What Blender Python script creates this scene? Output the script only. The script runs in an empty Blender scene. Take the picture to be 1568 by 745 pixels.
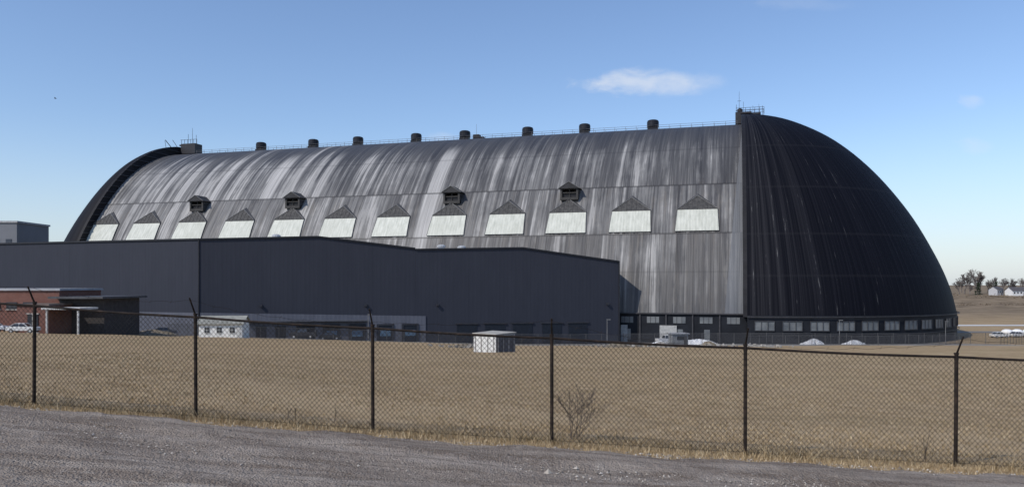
import bpy, bmesh, math, random
import numpy as np
from mathutils import Vector, Matrix
random.seed(7); rng=np.random.default_rng(7)
S=bpy.context.scene
S.view_settings.view_transform='Standard'; S.view_settings.look='None'; S.view_settings.exposure=0
CAMZ=14.0
# ------------------------------------------------------------------ helpers
def ss(a,b,x):
    t=min(1,max(0,(x-a)/(b-a))); return t*t*(3-2*t)
def H(x,y):
    xc=min(15,max(-15,x))
    c=-(0.052*xc-0.0013*xc*xc)*(1-ss(14,90,y))
    if y<13.6: m=14-2.727
    elif y<184: m=(14-2.727)*(1-(y-13.6)/(184-13.6))
    elif y<400: m=0
    else: m=7*ss(400,640,y)+3*ss(640,3000,y)
    t=0.03*min(110,max(0,-x))*ss(30,110,y)*(1-ss(150,230,y))
    n=0
    if y>15 and y<182:
        n=0.05*(math.sin(x*.31+y*.17)+math.sin(x*.13-y*.23+1.3)+.6*math.sin(x*.71+y*.09))*ss(15,22,y)*(1-ss(165,182,y))
    return m+c+t+n
class NT:
    def __init__(s,name):
        s.mat=bpy.data.materials.new(name); s.mat.use_nodes=True
        s.t=s.mat.node_tree; s.n=s.t.nodes; s.l=s.t.links
        s.b=s.n['Principled BSDF']; s.out=s.n['Material Output']
    def node(s,ty): return s.n.new(ty)
    def put(s,sock,v):
        if isinstance(v,bpy.types.NodeSocket): s.l.new(v,sock)
        else:
            if sock.type=='RGBA' and not hasattr(v,'__len__'): v=(v,v,v,1)
            if sock.type=='RGBA' and len(v)==3: v=(*v,1)
            sock.default_value=v
    def m(s,op,a,b=0,c=0,clamp=False):
        n=s.node('ShaderNodeMath'); n.operation=op; n.use_clamp=clamp
        s.put(n.inputs[0],a); s.put(n.inputs[1],b)
        if op in('MULTIPLY_ADD','SMOOTH_MIN','COMPARE'): s.put(n.inputs[2],c)
        return n.outputs[0]
    def sm(s,x,a,b,lo=0,hi=1):
        n=s.node('ShaderNodeMapRange'); n.interpolation_type='SMOOTHSTEP'
        s.put(n.inputs[0],x)
        for i,v in zip((1,2,3,4),(a,b,lo,hi)): n.inputs[i].default_value=v
        return n.outputs[0]
    def xyz(s,x,y,z=0):
        n=s.node('ShaderNodeCombineXYZ'); s.put(n.inputs[0],x); s.put(n.inputs[1],y); s.put(n.inputs[2],z); return n.outputs[0]
    def sep(s,v):
        n=s.node('ShaderNodeSeparateXYZ'); s.put(n.inputs[0],v); return n.outputs
    def noise(s,v,scale=1,detail=2,rough=.5,dist=0):
        n=s.node('ShaderNodeTexNoise'); s.put(n.inputs['Vector'],v)
        n.inputs['Scale'].default_value=scale; n.inputs['Detail'].default_value=detail
        n.inputs['Roughness'].default_value=rough; n.inputs['Distortion'].default_value=dist
        return n.outputs[0]
    def mix(s,f,a,b,bt='MIX'):
        n=s.node('ShaderNodeMix'); n.data_type='RGBA'; n.blend_type=bt
        s.put(n.inputs[0],f); s.put(n.inputs[6],a); s.put(n.inputs[7],b); return n.outputs[2]
    def ramp(s,f,stops):
        n=s.node('ShaderNodeValToRGB'); s.put(n.inputs[0],f); e=n.color_ramp.elements
        while len(e)<len(stops): e.new(.5)
        for i,(p,c) in enumerate(stops):
            e[i].position=p; e[i].color=(*c,1) if hasattr(c,'__len__') else (c,c,c,1)
        return n.outputs[0]
    def uv(s): return s.node('ShaderNodeUVMap').outputs[0]
    def obj(s): return s.node('ShaderNodeTexCoord').outputs['Object']
    def pos(s): return s.node('ShaderNodeNewGeometry').outputs['Position']
    def island(s): return s.node('ShaderNodeNewGeometry').outputs['Random Per Island']
    def bump(s,h,st=.3,d=.05):
        n=s.node('ShaderNodeBump'); s.put(n.inputs['Height'],h); n.inputs['Strength'].default_value=st; n.inputs['Distance'].default_value=d
        s.l.new(n.outputs[0],s.b.inputs['Normal'])
    def fin(s,col,rough=.8,metal=0,spec=.3):
        s.put(s.b.inputs['Base Color'],col); s.put(s.b.inputs['Roughness'],rough); s.b.inputs['Metallic'].default_value=metal
        s.b.inputs['Specular IOR Level'].default_value=spec
        return s.mat
def plain(name,c,rough=.7,var=.25,scale=1.5,spec=.3,metal=0):
    n=NT(name); f=n.noise(n.obj(),scale,4,.6)
    a=tuple(x*(1-var) for x in c); b=tuple(min(1,x*(1+var)) for x in c)
    return n.fin(n.ramp(f,[(.3,a),(.7,b)]),rough,metal,spec)
def mesh(name,vs,fs,mat=None,parent=None,uvs=None,smooth=False,mats=None,midx=None):
    me=bpy.data.meshes.new(name); me.from_pydata([tuple(v) for v in vs],[],[tuple(f) for f in fs]); me.update()
    ul=me.uv_layers.new(name='UVMap')
    if uvs is not None:
        li=np.zeros(len(me.loops),dtype=np.int32); me.loops.foreach_get('vertex_index',li)
        arr=np.array(uvs,dtype=np.float32)[li]; ul.data.foreach_set('uv',arr.ravel())
    elif len(fs)<3000:
        for p in me.polygons:
            nn=p.normal
            if abs(nn.z)>.85: t=Vector((1,0,0)); w=Vector((0,1,0))
            else: t=Vector((0,0,1)).cross(nn).normalized(); w=Vector((0,0,1))
            for li in p.loop_indices:
                co=me.vertices[me.loops[li].vertex_index].co; ul.data[li].uv=(co.dot(t),co.dot(w))
    if mats:
        for m_ in mats: me.materials.append(m_)
        if midx is not None: me.polygons.foreach_set('material_index',np.array(midx,dtype=np.int32))
    elif mat: me.materials.append(mat)
    if smooth: me.polygons.foreach_set('use_smooth',[True]*len(me.polygons))
    o=bpy.data.objects.new(name,me); S.collection.objects.link(o)
    if parent: o.parent=parent
    return o
def empty(name,loc=(0,0,0),rz=0):
    o=bpy.data.objects.new(name,None); o.location=loc; o.rotation_euler=(0,0,rz); o.empty_display_size=1
    S.collection.objects.link(o); return o
def boxd(c,s):
    x,y,z=c; a,b,d=s[0]/2,s[1]/2,s[2]/2
    v=[(x-a,y-b,z-d),(x+a,y-b,z-d),(x+a,y+b,z-d),(x-a,y+b,z-d),(x-a,y-b,z+d),(x+a,y-b,z+d),(x+a,y+b,z+d),(x-a,y+b,z+d)]
    f=[(0,3,2,1),(4,5,6,7),(0,1,5,4),(1,2,6,5),(2,3,7,6),(3,0,4,7)]
    return v,f
class Acc:
    def __init__(s): s.v=[]; s.f=[]
    def add(s,v,f):
        o=len(s.v); s.v+=list(v); s.f+=[tuple(i+o for i in q) for q in f]
    def box(s,c,z): s.add(*boxd(c,z))
    def rod(s,a,b,r,r2=None,n=5):
        a=Vector(a); b=Vector(b); r2=r if r2 is None else r2
        d=(b-a); 
        if d.length<1e-6: return
        d.normalize(); u=d.orthogonal().normalized(); w=d.cross(u)
        o=len(s.v)
        for p,rr in((a,r),(b,r2)):
            for i in range(n):
                t=2*math.pi*i/n; q=p+u*math.cos(t)*rr+w*math.sin(t)*rr; s.v.append((q.x,q.y,q.z))
        for i in range(n): s.f.append((o+i,o+(i+1)%n,o+n+(i+1)%n,o+n+i))
        s.f.append(tuple(o+n+i for i in range(n))); s.f.append(tuple(o+n-1-i for i in range(n)))
    def lathe(s,prof,c=(0,0,0),n=20):
        o=len(s.v)
        for r,z in prof:
            for i in range(n):
                t=2*math.pi*i/n; s.v.append((c[0]+r*math.cos(t),c[1]+r*math.sin(t),c[2]+z))
        for k in range(len(prof)-1):
            for i in range(n):
                s.f.append((o+k*n+i,o+k*n+(i+1)%n,o+(k+1)*n+(i+1)%n,o+(k+1)*n+i))
        s.f.append(tuple(o+(len(prof)-1)*n+i for i in range(n)))
    def make(s,name,mat,parent=None,**k): return mesh(name,s.v,s.f,mat,parent,**k)
def box(name,c,s,mat,parent=None):
    v,f=boxd(c,s); return mesh(name,v,f,mat,parent)
def prism(name,poly,z0,z1,mat,parent=None):
    n=len(poly); z0=[z0]*n if not hasattr(z0,'__len__') else z0; z1=[z1]*n if not hasattr(z1,'__len__') else z1
    v=[(p[0],p[1],z0[i]) for i,p in enumerate(poly)]+[(p[0],p[1],z1[i]) for i,p in enumerate(poly)]
    f=[tuple(reversed(range(n))),tuple(range(n,2*n))]+[(i,(i+1)%n,n+(i+1)%n,n+i) for i in range(n)]
    return mesh(name,v,f,mat,parent)
# ------------------------------------------------------------------ camera
cd=bpy.data.cameras.new('camera'); cam=bpy.data.objects.new('camera',cd); S.collection.objects.link(cam); S.camera=cam
cam.location=(0,0,CAMZ); cam.rotation_euler=(math.radians(90),0,0)
cd.sensor_width=36; cd.lens=1195/1568*36; cd.shift_y=62.5/1568; cd.clip_end=9000; cd.clip_start=.1
# ------------------------------------------------------------------ light
el=math.radians(43); az=math.atan2(-.78,-.63)
sd=Vector((math.sin(az)*math.cos(el),math.cos(az)*math.cos(el),math.sin(el)))
sl=bpy.data.lights.new('sun','SUN'); sl.energy=3.15; sl.angle=math.radians(.5); sl.color=(1,.93,.83)
so=bpy.data.objects.new('sun',sl); so.rotation_euler=(-sd).to_track_quat('-Z','Y').to_euler(); so.location=(-50,0,60); S.collection.objects.link(so)
W=bpy.data.worlds.new('World'); S.world=W; W.use_nodes=True
wn=NT.__new__(NT); wn.t=W.node_tree; wn.n=wn.t.nodes; wn.l=wn.t.links
bg=wn.n['Background']; sky=wn.node('ShaderNodeTexSky'); sky.sky_type='NISHITA'; sky.sun_disc=False
sky.sun_elevation=el; sky.sun_rotation=az; sky.air_density=1.1; sky.dust_density=.7; sky.ozone_density=3.2; sky.altitude=300
d=wn.sep(wn.node('ShaderNodeTexCoord').outputs['Generated'])
yy=wn.m('MAXIMUM',d[1],.02); cu=wn.m('DIVIDE',d[0],yy); cv=wn.m('DIVIDE',d[2],yy)
def cloud(u0,v0,a,b,amt,seed):
    vec=wn.xyz(wn.m('MULTIPLY',cu,1.0),wn.m('MULTIPLY',cv,2.0),seed)
    n1=wn.noise(vec,24,7,.58,.2)
    n2=wn.noise(vec,8,3,.5)
    du=wn.m('DIVIDE',wn.m('SUBTRACT',cu,u0),a); dv=wn.m('DIVIDE',wn.m('SUBTRACT',cv,v0),b)
    dv=wn.m('ADD',dv,wn.m('MULTIPLY',wn.m('SUBTRACT',n2,.5),1.4))
    du=wn.m('ADD',du,wn.m('MULTIPLY',wn.m('SUBTRACT',n1,.5),.7))
    r=wn.m('ADD',wn.m('MULTIPLY',du,du),wn.m('MULTIPLY',dv,dv))
    f=wn.m('SUBTRACT',wn.m('ADD',wn.m('MULTIPLY',n1,2.4),-.2),r)
    return wn.sm(f,-.15,1.5,0,amt)
f=cloud(.176,.258,.098,.021,.66,0)
for a in [(.588,.232,.020,.010,.3,3),(.592,.178,.028,.012,.28,5),(-.095,.187,.03,.01,.25,8),(.37,.36,.08,.012,.1,11)]:
    f=wn.m('MAXIMUM',f,cloud(*a))
f=wn.m('MULTIPLY',f,wn.m('GREATER_THAN',d[1],.1))
skc=wn.mix(1.0,sky.outputs[0],(.99,1.0,1.08,1),'MULTIPLY')
skc=wn.mix(wn.sm(d[2],.20,-.02,0,.55),skc,(4.0,4.65,5.6,1))
col=wn.mix(f,skc,(5.3,5.6,6.1,1))
wn.l.new(col,bg.inputs[0]); bg.inputs[1].default_value=.145
# ------------------------------------------------------------------ ground
def graded(segs):
    out=[]
    for a,b,n in segs: out+=list(np.linspace(a,b,n,endpoint=False))
    out.append(segs[-1][1]); return out
xs=graded([(-3500,-400,10),(-400,-120,20),(-120,-24,32),(-24,24,72),(24,120,32),(120,500,30),(500,3500,10)])
ys=graded([(-400,-10,8),(-10,8,12),(8,20,26),(20,60,40),(60,184,62),(184,400,24),(400,700,24),(700,3500,14)])
vs=[(x,y,H(x,y)) for y in ys for x in xs]; nx=len(xs)
fs=[(j*nx+i,j*nx+i+1,(j+1)*nx+i+1,(j+1)*nx+i) for j in range(len(ys)-1) for i in range(nx-1)]
g=NT('dry_grass_ground'); P=g.pos(); px,py,pz=g.sep(P)[:3]
n1=g.noise(P,.09,4,.6); n2=g.noise(P,1.6,4,.65); n3=g.noise(P,14,3,.7); 
n4=g.noise(g.xyz(g.m('MULTIPLY',px,.035),g.m('MULTIPLY',py,.14),0),1,4,.6)
n5=g.noise(P,.45,4,.7)
base=g.ramp(n2,[(.25,(.245,.170,.092)),(.5,(.370,.272,.158)),(.75,(.48,.37,.232))])
base=g.mix(g.sm(n3,.3,.75,0,.5),base,(.21,.150,.086))
base=g.mix(g.sm(n1,.5,.72,0,.45),base,(.46,.352,.215))
base=g.mix(g.sm(n4,.50,.66,0,.45),base,(.245,.182,.098))
base=g.mix(g.sm(n5,.52,.70,0,.4),base,(.215,.160,.088))
base=g.mix(g.sm(n4,.38,.28,0,.45),base,(.49,.378,.235))
edge=g.m('ADD',py,g.m('MULTIPLY',g.m('SUBTRACT',n1,.5),22))
yard=g.m('MULTIPLY',g.sm(edge,148,156),g.m('MULTIPLY',g.sm(edge,205,222,1,0),g.sm(px,96,112,1,0)))
base=g.mix(yard,base,g.ramp(n2,[(.3,(.17,.165,.155)),(.7,(.29,.28,.26))]))
far=g.sm(py,250,420); base=g.mix(far,base,g.ramp(n1,[(.35,(.13,.098,.064)),(.6,(.25,.19,.125))]))
g.bump(g.m('ADD',n3,g.m('MULTIPLY',n2,1.5)),.7,.07)
g.fin(base,.95,0,.1)
ground=mesh('ground',vs,fs,g.mat,smooth=True)
# gravel road
def fy(x): return 13.6-.075*x
r=NT('gravel'); P=r.pos(); q=r.sep(P)
acr=r.m('ADD',q[1],r.m('MULTIPLY',q[0],.085))
a=r.noise(r.xyz(q[0],r.m('MULTIPLY',acr,4.5),0),.30,4,.65); a2=r.noise(r.xyz(r.m('MULTIPLY',q[0],.5),r.m('MULTIPLY',acr,3.5),7),1.0,4,.6,.6)
b=r.noise(P,2.0,5,.7); b2=r.noise(P,7,4,.7); c=r.noise(P,38,2,.7); e=r.noise(P,90,1,.5)
vo=r.node('ShaderNodeTexVoronoi'); vo.inputs['Scale'].default_value=30; r.l.new(P,vo.inputs['Vector'])
col=r.ramp(a,[(.32,(.155,.122,.097)),(.5,(.27,.225,.185)),(.68,(.37,.32,.27))])
col=r.mix(r.sm(a2,.48,.62,0,.75),col,(.145,.110,.084))
col=r.mix(r.sm(b,.48,.70,0,.55),col,(.155,.120,.094))
col=r.mix(r.sm(b2,.50,.68,0,.4),col,(.40,.355,.305))
col=r.mix(r.sm(c,.44,.7,0,.5),col,(.46,.415,.365))
col=r.mix(r.sm(e,.54,.74,0,.6),col,(.08,.064,.052))
r.bump(r.m('ADD',r.m('ADD',c,r.m('MULTIPLY',b,3)),r.m('ADD',r.m('MULTIPLY',vo.outputs['Distance'],-.8),r.m('MULTIPLY',b2,2))),.75,.045)
r.fin(col,.95,0,.05)
rv=[];rf=[];N=320;M=90
for j in range(M+1):
    for i in range(N+1):
        x=-32+64*i/N
        e1=fy(x)-.55-.010*x+.10*math.sin(x*1.7)+.07*math.sin(x*4.1+1)+.05*math.sin(x*9.3)
        t=j/M; y=e1+( -6-e1)*(t**1.6)
        edge_drop=.02+.03*ss(0,.05,t)
        dd_=e1-y
        rut=-.05*math.exp(-((dd_-1.3-.15*math.sin(x*.4))/.22)**2)-.045*math.exp(-((dd_-2.9-.15*math.sin(x*.4+.5))/.24)**2)
        z=H(x,y)+edge_drop+.02*math.sin(dd_*2.3+.6*math.sin(x*.7))*ss(0.01,.1,t)+.012*math.sin(x*2.1+y*3)*ss(0,.05,t)+rut*.5
        rv.append((x,y,max(z,H(x,y)+.012)))
for j in range(M):
    for i in range(N): rf.append((j*(N+1)+i,(j+1)*(N+1)+i,(j+1)*(N+1)+i+1,j*(N+1)+i+1))
mesh('gravel_road',rv,rf,r.mat,smooth=True,uvs=[(0,0)]*len(rv))
# loose stones (one object)
sa=Acc()
for _ in range(9000):
    x=random.uniform(-11,11); y0=fy(x)-.45
    y=y0-abs(random.gauss(0,1.6)); y=max(y,7.5)
    if math.sin((y0-y)*4.2+.7*math.sin(x*.5))+random.gauss(0,.6)<-.2: continue
    s=random.choice([.008,.010,.014,.018])*random.uniform(.8,1.5)
    if random.random()<.012: s*=2.2
    z=H(x,y)+.04; o=len(sa.v)
    for dx,dy,dz in((1,0,0),(0,1,0),(-1,0,0),(0,-1,0),(0,0,.8)):
        sa.v.append((x+dx*s*random.uniform(.6,1.3),y+dy*s*random.uniform(.6,1.3),z-.01+dz*s*random.uniform(.8,1.6)))
    for t in((0,1,4),(1,2,4),(2,3,4),(3,0,4)): sa.f.append(tuple(o+k for k in t))
st=NT('loose_stone'); st.fin(st.ramp(st.island(),[(0,(.10,.082,.068)),(.5,(.28,.245,.205)),(1,(.50,.46,.41))]),.9,0,.1)
sa.make('loose_gravel',st.mat,uvs=[(0,0)]*len(sa.v))
# dry grass blades
gm=NT('dry_grass_blade'); gm.fin(gm.ramp(gm.island(),[(0,(.165,.12,.06)),(.3,(.32,.235,.13)),(.75,(.48,.37,.225)),(1,(.60,.50,.34))]),.9,0,.1)
bv=[];bf=[]
def blade(x,y,h,w):
    z=H(x,y)-.01; an=random.uniform(0,6.28); lx,ly=random.gauss(0,.45)*h,random.gauss(0,.45)*h
    o=len(bv); cx,cy=math.cos(an)*w,math.sin(an)*w
    bv.extend([(x-cx,y-cy,z),(x+cx,y+cy,z),(x+lx,y+ly,z+h)]); bf.append((o,o+1,o+2))
for _ in range(26000):
    x=random.uniform(-11.5,11.5); t=random.gauss(0,.33); y=fy(x)+t
    if y<fy(x)-.62-.01*x-.15*random.random(): continue
    blade(x,y,random.uniform(.03,.11)*(1.6 if random.random()<.12 else 1),.006)
for _ in range(70000):
    u=random.random()**1.7; y=14+34*u; x=random.uniform(-.72,.72)*y
    cl=math.sin(x*.9+y*.5)+math.sin(x*.37-y*.8)+math.sin(x*2.3+y*1.9)
    if random.random()>.55+.25*cl: continue
    blade(x,y,random.uniform(.03,.08)*(1.5 if random.random()<.06 else 1),.006+.0004*y)
for _ in range(3000):
    x=random.uniform(-11,11); c=math.sin(x*3.1)+math.sin(x*1.3+2)
    if c<.4: continue
    blade(x,fy(x)+random.gauss(0,.12),random.uniform(.10,.32),.006)
mesh('dry_grass',bv,bf,gm.mat,uvs=[(0,0)]*len(bv))
# ------------------------------------------------------------------ airdock
A_ANG=math.atan2(.274,-.962)
dock=empty('airship_hangar',(69,232,0),A_ANG)
L=198.0
tab=[(0,56),(4,55.4),(13,53.4),(22,49.8),(33.5,43.6),(45,35),(54,25.5),(60,15.5),(63,7),(64,0)]
def cr(p0,p1,p2,p3,t):
    return tuple(.5*((2*b)+(c-a)*t+(2*a-5*b+4*c-d)*t*t+(-a+3*b-3*c+d)*t**3) for a,b,c,d in zip(p0,p1,p2,p3))
pts=[(-4,56.2)]+tab+[(63,-7)]
prof=[]
for i in range(1,len(pts)-2):
    for k in range(6): prof.append(cr(pts[i-1],pts[i],pts[i+1],pts[i+2],k/6))
prof.append((64,0)); prof=[(z,max(0,R)) for z,R in prof]
zz=np.array([p[0] for p in prof]); RR=np.array([p[1] for p in prof])
def Rd(z): return float(np.interp(z,zz,RR))
K=.955
def Wb(z): return K*Rd(z/K)
b=NT('hangar_roof_skin'); u,v,_=b.sep(b.uv())[:3]
b1=b.m('GREATER_THAN',v,39.6); b2=b.m('GREATER_THAN',v,26.6)
uo=b.m('ADD',u,b.m('ADD',b.m('MULTIPLY',b1,137.3),b.m('MULTIPLY',b2,61.7)))
nf=b.noise(b.xyz(uo,b.m('MULTIPLY',v,.012),0),.40,3,.62)
nf2=b.noise(b.xyz(uo,b.m('MULTIPLY',v,.03),31),1.3,2,.6)
nff=b.noise(b.xyz(uo,b.m('MULTIPLY',v,.03),4),2.4,2,.6)
nb=b.noise(b.xyz(uo,b.m('MULTIPLY',v,.03),7),.10,2,.5)
nbb=b.noise(b.xyz(uo,b.m('MULTIPLY',v,.05),17),.30,3,.6)
nv=b.noise(b.xyz(b.m('MULTIPLY',uo,1.2),b.m('MULTIPLY',v,.16),9),.8,4,.65)
npch=b.noise(b.xyz(b.m('MULTIPLY',uo,.10),b.m('MULTIPLY',v,.11),23),1,3,.6)
val=b.m('ADD',b.m('MULTIPLY',nf,.55),b.m('MULTIPLY',nf2,.30)); val=b.m('ADD',val,b.m('MULTIPLY',nb,.20)); val=b.m('ADD',val,b.m('MULTIPLY',b.m('SUBTRACT',nv,.5),.24))
val=b.m('ADD',val,b.m('MULTIPLY',b.m('SUBTRACT',npch,.5),.22))
val=b.m('ADD',val,b.sm(u,60,150,-.010,.030)); val=b.m('ADD',val,b.sm(u,60,12,0,-.015))
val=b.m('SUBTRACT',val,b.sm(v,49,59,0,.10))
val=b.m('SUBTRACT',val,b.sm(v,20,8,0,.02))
bright=b.sm(val,.545,.63)
mid=b.sm(val,.465,.545,0,.75)
dark=b.ramp(b.m('ADD',b.m('MULTIPLY',nff,.5),b.m('MULTIPLY',nbb,.5)),[(.34,(.034,.034,.037)),(.5,(.073,.073,.076)),(.66,(.145,.143,.141))])
dark=b.mix(mid,dark,b.ramp(nff,[(.3,(.125,.124,.124)),(.7,(.22,.218,.214))]))
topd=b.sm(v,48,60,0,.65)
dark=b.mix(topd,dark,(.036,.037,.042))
brown=b.m('MULTIPLY',b.sm(nv,.5,.66,0,.45),b.sm(v,44,36)); dark=b.mix(brown,dark,(.135,.120,.104))
col=b.mix(b.m('MULTIPLY',bright,.8),dark,b.ramp(nff,[(.3,(.25,.247,.24)),(.65,(.43,.42,.405))]))
def pale(u0,hw_,vmask,amt,cc):
    global col
    w_=b.m('MULTIPLY',b.sm(b.m('ABSOLUTE',b.m('SUBTRACT',u,b.m('ADD',u0,b.m('MULTIPLY',b.m('SUBTRACT',nf,.5),2.5)))),hw_,hw_*.6),vmask)
    col=b.mix(b.m('MULTIPLY',w_,amt),col,cc)
pc_=b.ramp(nff,[(.3,(.30,.295,.285)),(.7,(.48,.47,.455))])
up50=b.sm(v,57,51)
pale(84.5,2.6,up50,.85,pc_); pale(139,2.4,b.m('MULTIPLY',up50,b1),.85,pc_); pale(122,1.2,b.m('MULTIPLY',up50,b1),.7,pc_); pale(158,1.1,b.m('MULTIPLY',up50,b1),.8,pc_)
pale(171,1.3,b.m('MULTIPLY',up50,b1),.8,pc_); pale(165,.9,b.m('MULTIPLY',up50,b1),.8,pc_); pale(178,1.0,b.m('MULTIPLY',up50,b1),.8,pc_)
low=b.m('MULTIPLY',b.m('SUBTRACT',1,b2),b.sm(nbb,.4,.6,0,.45)); col=b.mix(low,col,(.10,.094,.09))
for zc in (26.6,39.6,50.5,17.0):
    sm_=b.sm(b.m('ABSOLUTE',b.m('SUBTRACT',v,zc)),.35,.12,0,.6 if zc in(26.6,39.6) else .2); col=b.mix(sm_,col,(.02,.02,.022))
fr=b.m('ABSOLUTE',b.m('SUBTRACT',b.m('FRACT',b.m('DIVIDE',u,2.066)),.5)); col=b.mix(b.sm(fr,.44,.49,0,.35),col,(.02,.02,.022))
fl=b.m('LESS_THAN',u,b.m('MULTIPLY_ADD',v,-.085,5.6)); col=b.mix(b.m('MULTIPLY',fl,.75),col,b.mix(nff,(.09,.097,.11),(.17,.18,.195)))
b.bump(b.m('ADD',nff,b.m('MULTIPLY',nf,.6)),.35,.25)
b.fin(col,b.m('ADD',.42,b.m('MULTIPLY',nbb,.25)),0,.3)
ns=100; hp=[(K*z,K*R) for z,R in prof]; hp=[(z,w) for z,w in hp if z>=7.0]; hp=[(7.0,Wb(7.0))]+hp
sec=[(w,z) for z,w in hp]+[(-w,z) for z,w in reversed(hp[:-1])]
vs=[];uvs=[];fs=[];m_=len(sec)
for i in range(ns+1):
    s_=L*i/ns
    for w,z in sec: vs.append((s_,w,z)); uvs.append((s_,z))
for i in range(ns):
    for j in range(m_-1): fs.append((i*m_+j,(i+1)*m_+j,(i+1)*m_+j+1,i*m_+j+1))
mesh('roof_shell',vs,fs,b.mat,dock,uvs=uvs,smooth=True)
dm=NT('hangar_door_skin'); u,v,_=dm.sep(dm.uv())[:3]
nf=dm.noise(dm.xyz(u,dm.m('MULTIPLY',v,.01),0),1.1,3,.6); nd=dm.noise(dm.xyz(dm.m('MULTIPLY',u,2.2),dm.m('MULTIPLY',v,.16),3),1.0,4,.7)
nb=dm.noise(dm.xyz(u,dm.m('MULTIPLY',v,.03),6),.12,2,.5)
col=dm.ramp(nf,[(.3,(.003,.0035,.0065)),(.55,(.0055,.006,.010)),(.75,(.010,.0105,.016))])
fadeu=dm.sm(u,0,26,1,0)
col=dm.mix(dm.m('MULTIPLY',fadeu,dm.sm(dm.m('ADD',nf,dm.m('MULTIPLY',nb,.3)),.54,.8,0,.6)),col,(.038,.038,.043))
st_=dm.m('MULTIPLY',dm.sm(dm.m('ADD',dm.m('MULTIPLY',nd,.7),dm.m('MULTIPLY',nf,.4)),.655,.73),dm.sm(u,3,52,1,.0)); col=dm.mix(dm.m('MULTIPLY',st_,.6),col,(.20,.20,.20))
fr=dm.m('ABSOLUTE',dm.m('SUBTRACT',dm.m('FRACT',dm.m('DIVIDE',u,1.955)),.5)); col=dm.mix(dm.sm(fr,.42,.49,0,.3),col,(.016,.017,.022))
for zc in (16,26,38,50): col=dm.mix(dm.sm(dm.m('ABSOLUTE',dm.m('SUBTRACT',v,zc)),.4,.15,0,.15),col,(.03,.03,.034))
dm.bump(dm.m('ADD',nf,dm.sm(fr,.40,.5,0,.5)),.2,.2)
dm.fin(col,.65,0,.08)
dprof=[(z,R) for z,R in prof if z>=6.5]; dprof=[(6.5,Rd(6.5))]+dprof
farm=NT('far_door_skin'); u,v,_=farm.sep(farm.uv())[:3]
fn=farm.noise(farm.xyz(u,farm.m('MULTIPLY',v,.02),0),1.2,3,.6); farm.fin(farm.ramp(fn,[(.35,(.006,.006,.008)),(.7,(.018,.018,.021))]),.65,0,.1)
def door(name,s0,sg,q_,mat):
    vs=[];uvs=[];fs=[];n=72;mm=len(dprof)
    for i in range(n+1):
        ph=math.pi*i/n
        for z,R in dprof:
            qz=q_*(1 if q_==1 else (1.12-.35*(z/64)))
            vs.append((s0+sg*qz*R*math.sin(ph),R*math.cos(ph),z)); uvs.append((ph*56,z))
    for i in range(n):
        for j in range(mm-1):
            q=(i*mm+j,(i+1)*mm+j,(i+1)*mm+j+1,i*mm+j+1); fs.append(q if sg<0 else q[::-1])
    mesh(name,vs,fs,mat,dock,uvs=uvs,smooth=True)
QF=.5
door('clamshell_door_near',-.05,-1,1,dm.mat); door('clamshell_door_far',L+.05,1,QF,farm.mat)
rim=plain('door_rim_dark',(.016,.016,.019),.6,.3,.4,.15)
for s0,sg,nm in((-.05,1,'door_rim_near'),(L+.05,-1,'door_rim_far')):
    vs=[];fs=[]
    out=[(R,z) for z,R in dprof]+[(-R,z) for z,R in reversed(dprof[:-1])]
    for R,z in out:
        inn=(R*.93,z*.93 if z>7 else z)
        vs+= [(s0,R,z),(s0+sg*.9,R*.999,z),(s0+sg*.9,inn[0],inn[1])]
    for i in range(len(out)-1):
        for k in range(2): fs.append((i*3+k,(i+1)*3+k,(i+1)*3+k+1,i*3+k+1))
    mesh(nm,vs,fs,rim,dock)
ra=Acc()
for z in range(8,63,2):
    ra.box((L-1.0,(Rd(z)+Wb(z))/2,z),(.25,abs(Rd(z)-Wb(z))+.3,.25))
ra.make('door_rim_ribs',plain('rib_grey',(.045,.045,.05),.6),dock)
wallm=plain('hangar_base_wall',(.015,.017,.022),.7,.3,.3,.15)
bw=Acc(); bw.box((L/2,0,3.2),(L,2*(Wb(4)-.6),7.7)); bw.make('base_wall',wallm,dock)
def ring(s0,sg,q_,nm):
    vs=[];fs=[];n=72
    for i in range(n+1):
        ph=math.pi*i/n; R=55.0
        for z in(-.6,6.9): vs.append((s0+sg*q_*R*math.sin(ph),R*math.cos(ph),z))
    for i in range(n): fs.append((i*2,i*2+2,i*2+3,i*2+1))
    mesh(nm,vs,fs,wallm,dock)
ring(-.05,-1,1,'door_base_near'); ring(L+.05,1,QF,'door_base_far')
win=NT('pale_window_panel'); wnz=win.noise(win.obj(),.35,3,.6); win.fin(win.ramp(wnz,[(.35,(.09,.10,.11)),(.6,(.17,.18,.185))]),.35,0,.5); win=win.mat
frm=plain('window_frame_grey',(.05,.05,.055),.6)
wa=Acc(); fa=Acc()
ph0=.03
while ph0<2.2:
    wd=4.3/55.06; a0,a1=ph0,ph0+wd; R=55.06
    pts_=[(-R*math.sin(a0),R*math.cos(a0)),(-R*math.sin(a1),R*math.cos(a1))]
    o=len(wa.v); wa.v+=[(pts_[0][0]-.05,pts_[0][1],3.5),(pts_[1][0]-.05,pts_[1][1],3.5),(pts_[1][0]-.05,pts_[1][1],5.5),(pts_[0][0]-.05,pts_[0][1],5.5)]; wa.f.append((o,o+1,o+2,o+3))
    for kk in range(4):
        aa=a0+(a1-a0)*kk/3; R2=55.15; fa.rod((-.05-R2*math.sin(aa),R2*math.cos(aa),3.4),(-.05-R2*math.sin(aa),R2*math.cos(aa),5.6),.08,n=4)
    for zq in(3.4,5.6): fa.rod((-.05-55.16*math.sin(a0),55.16*math.cos(a0),zq),(-.05-55.16*math.sin(a1),55.16*math.cos(a1),zq),.09,n=4)
    ph0+=6.1/55
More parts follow.
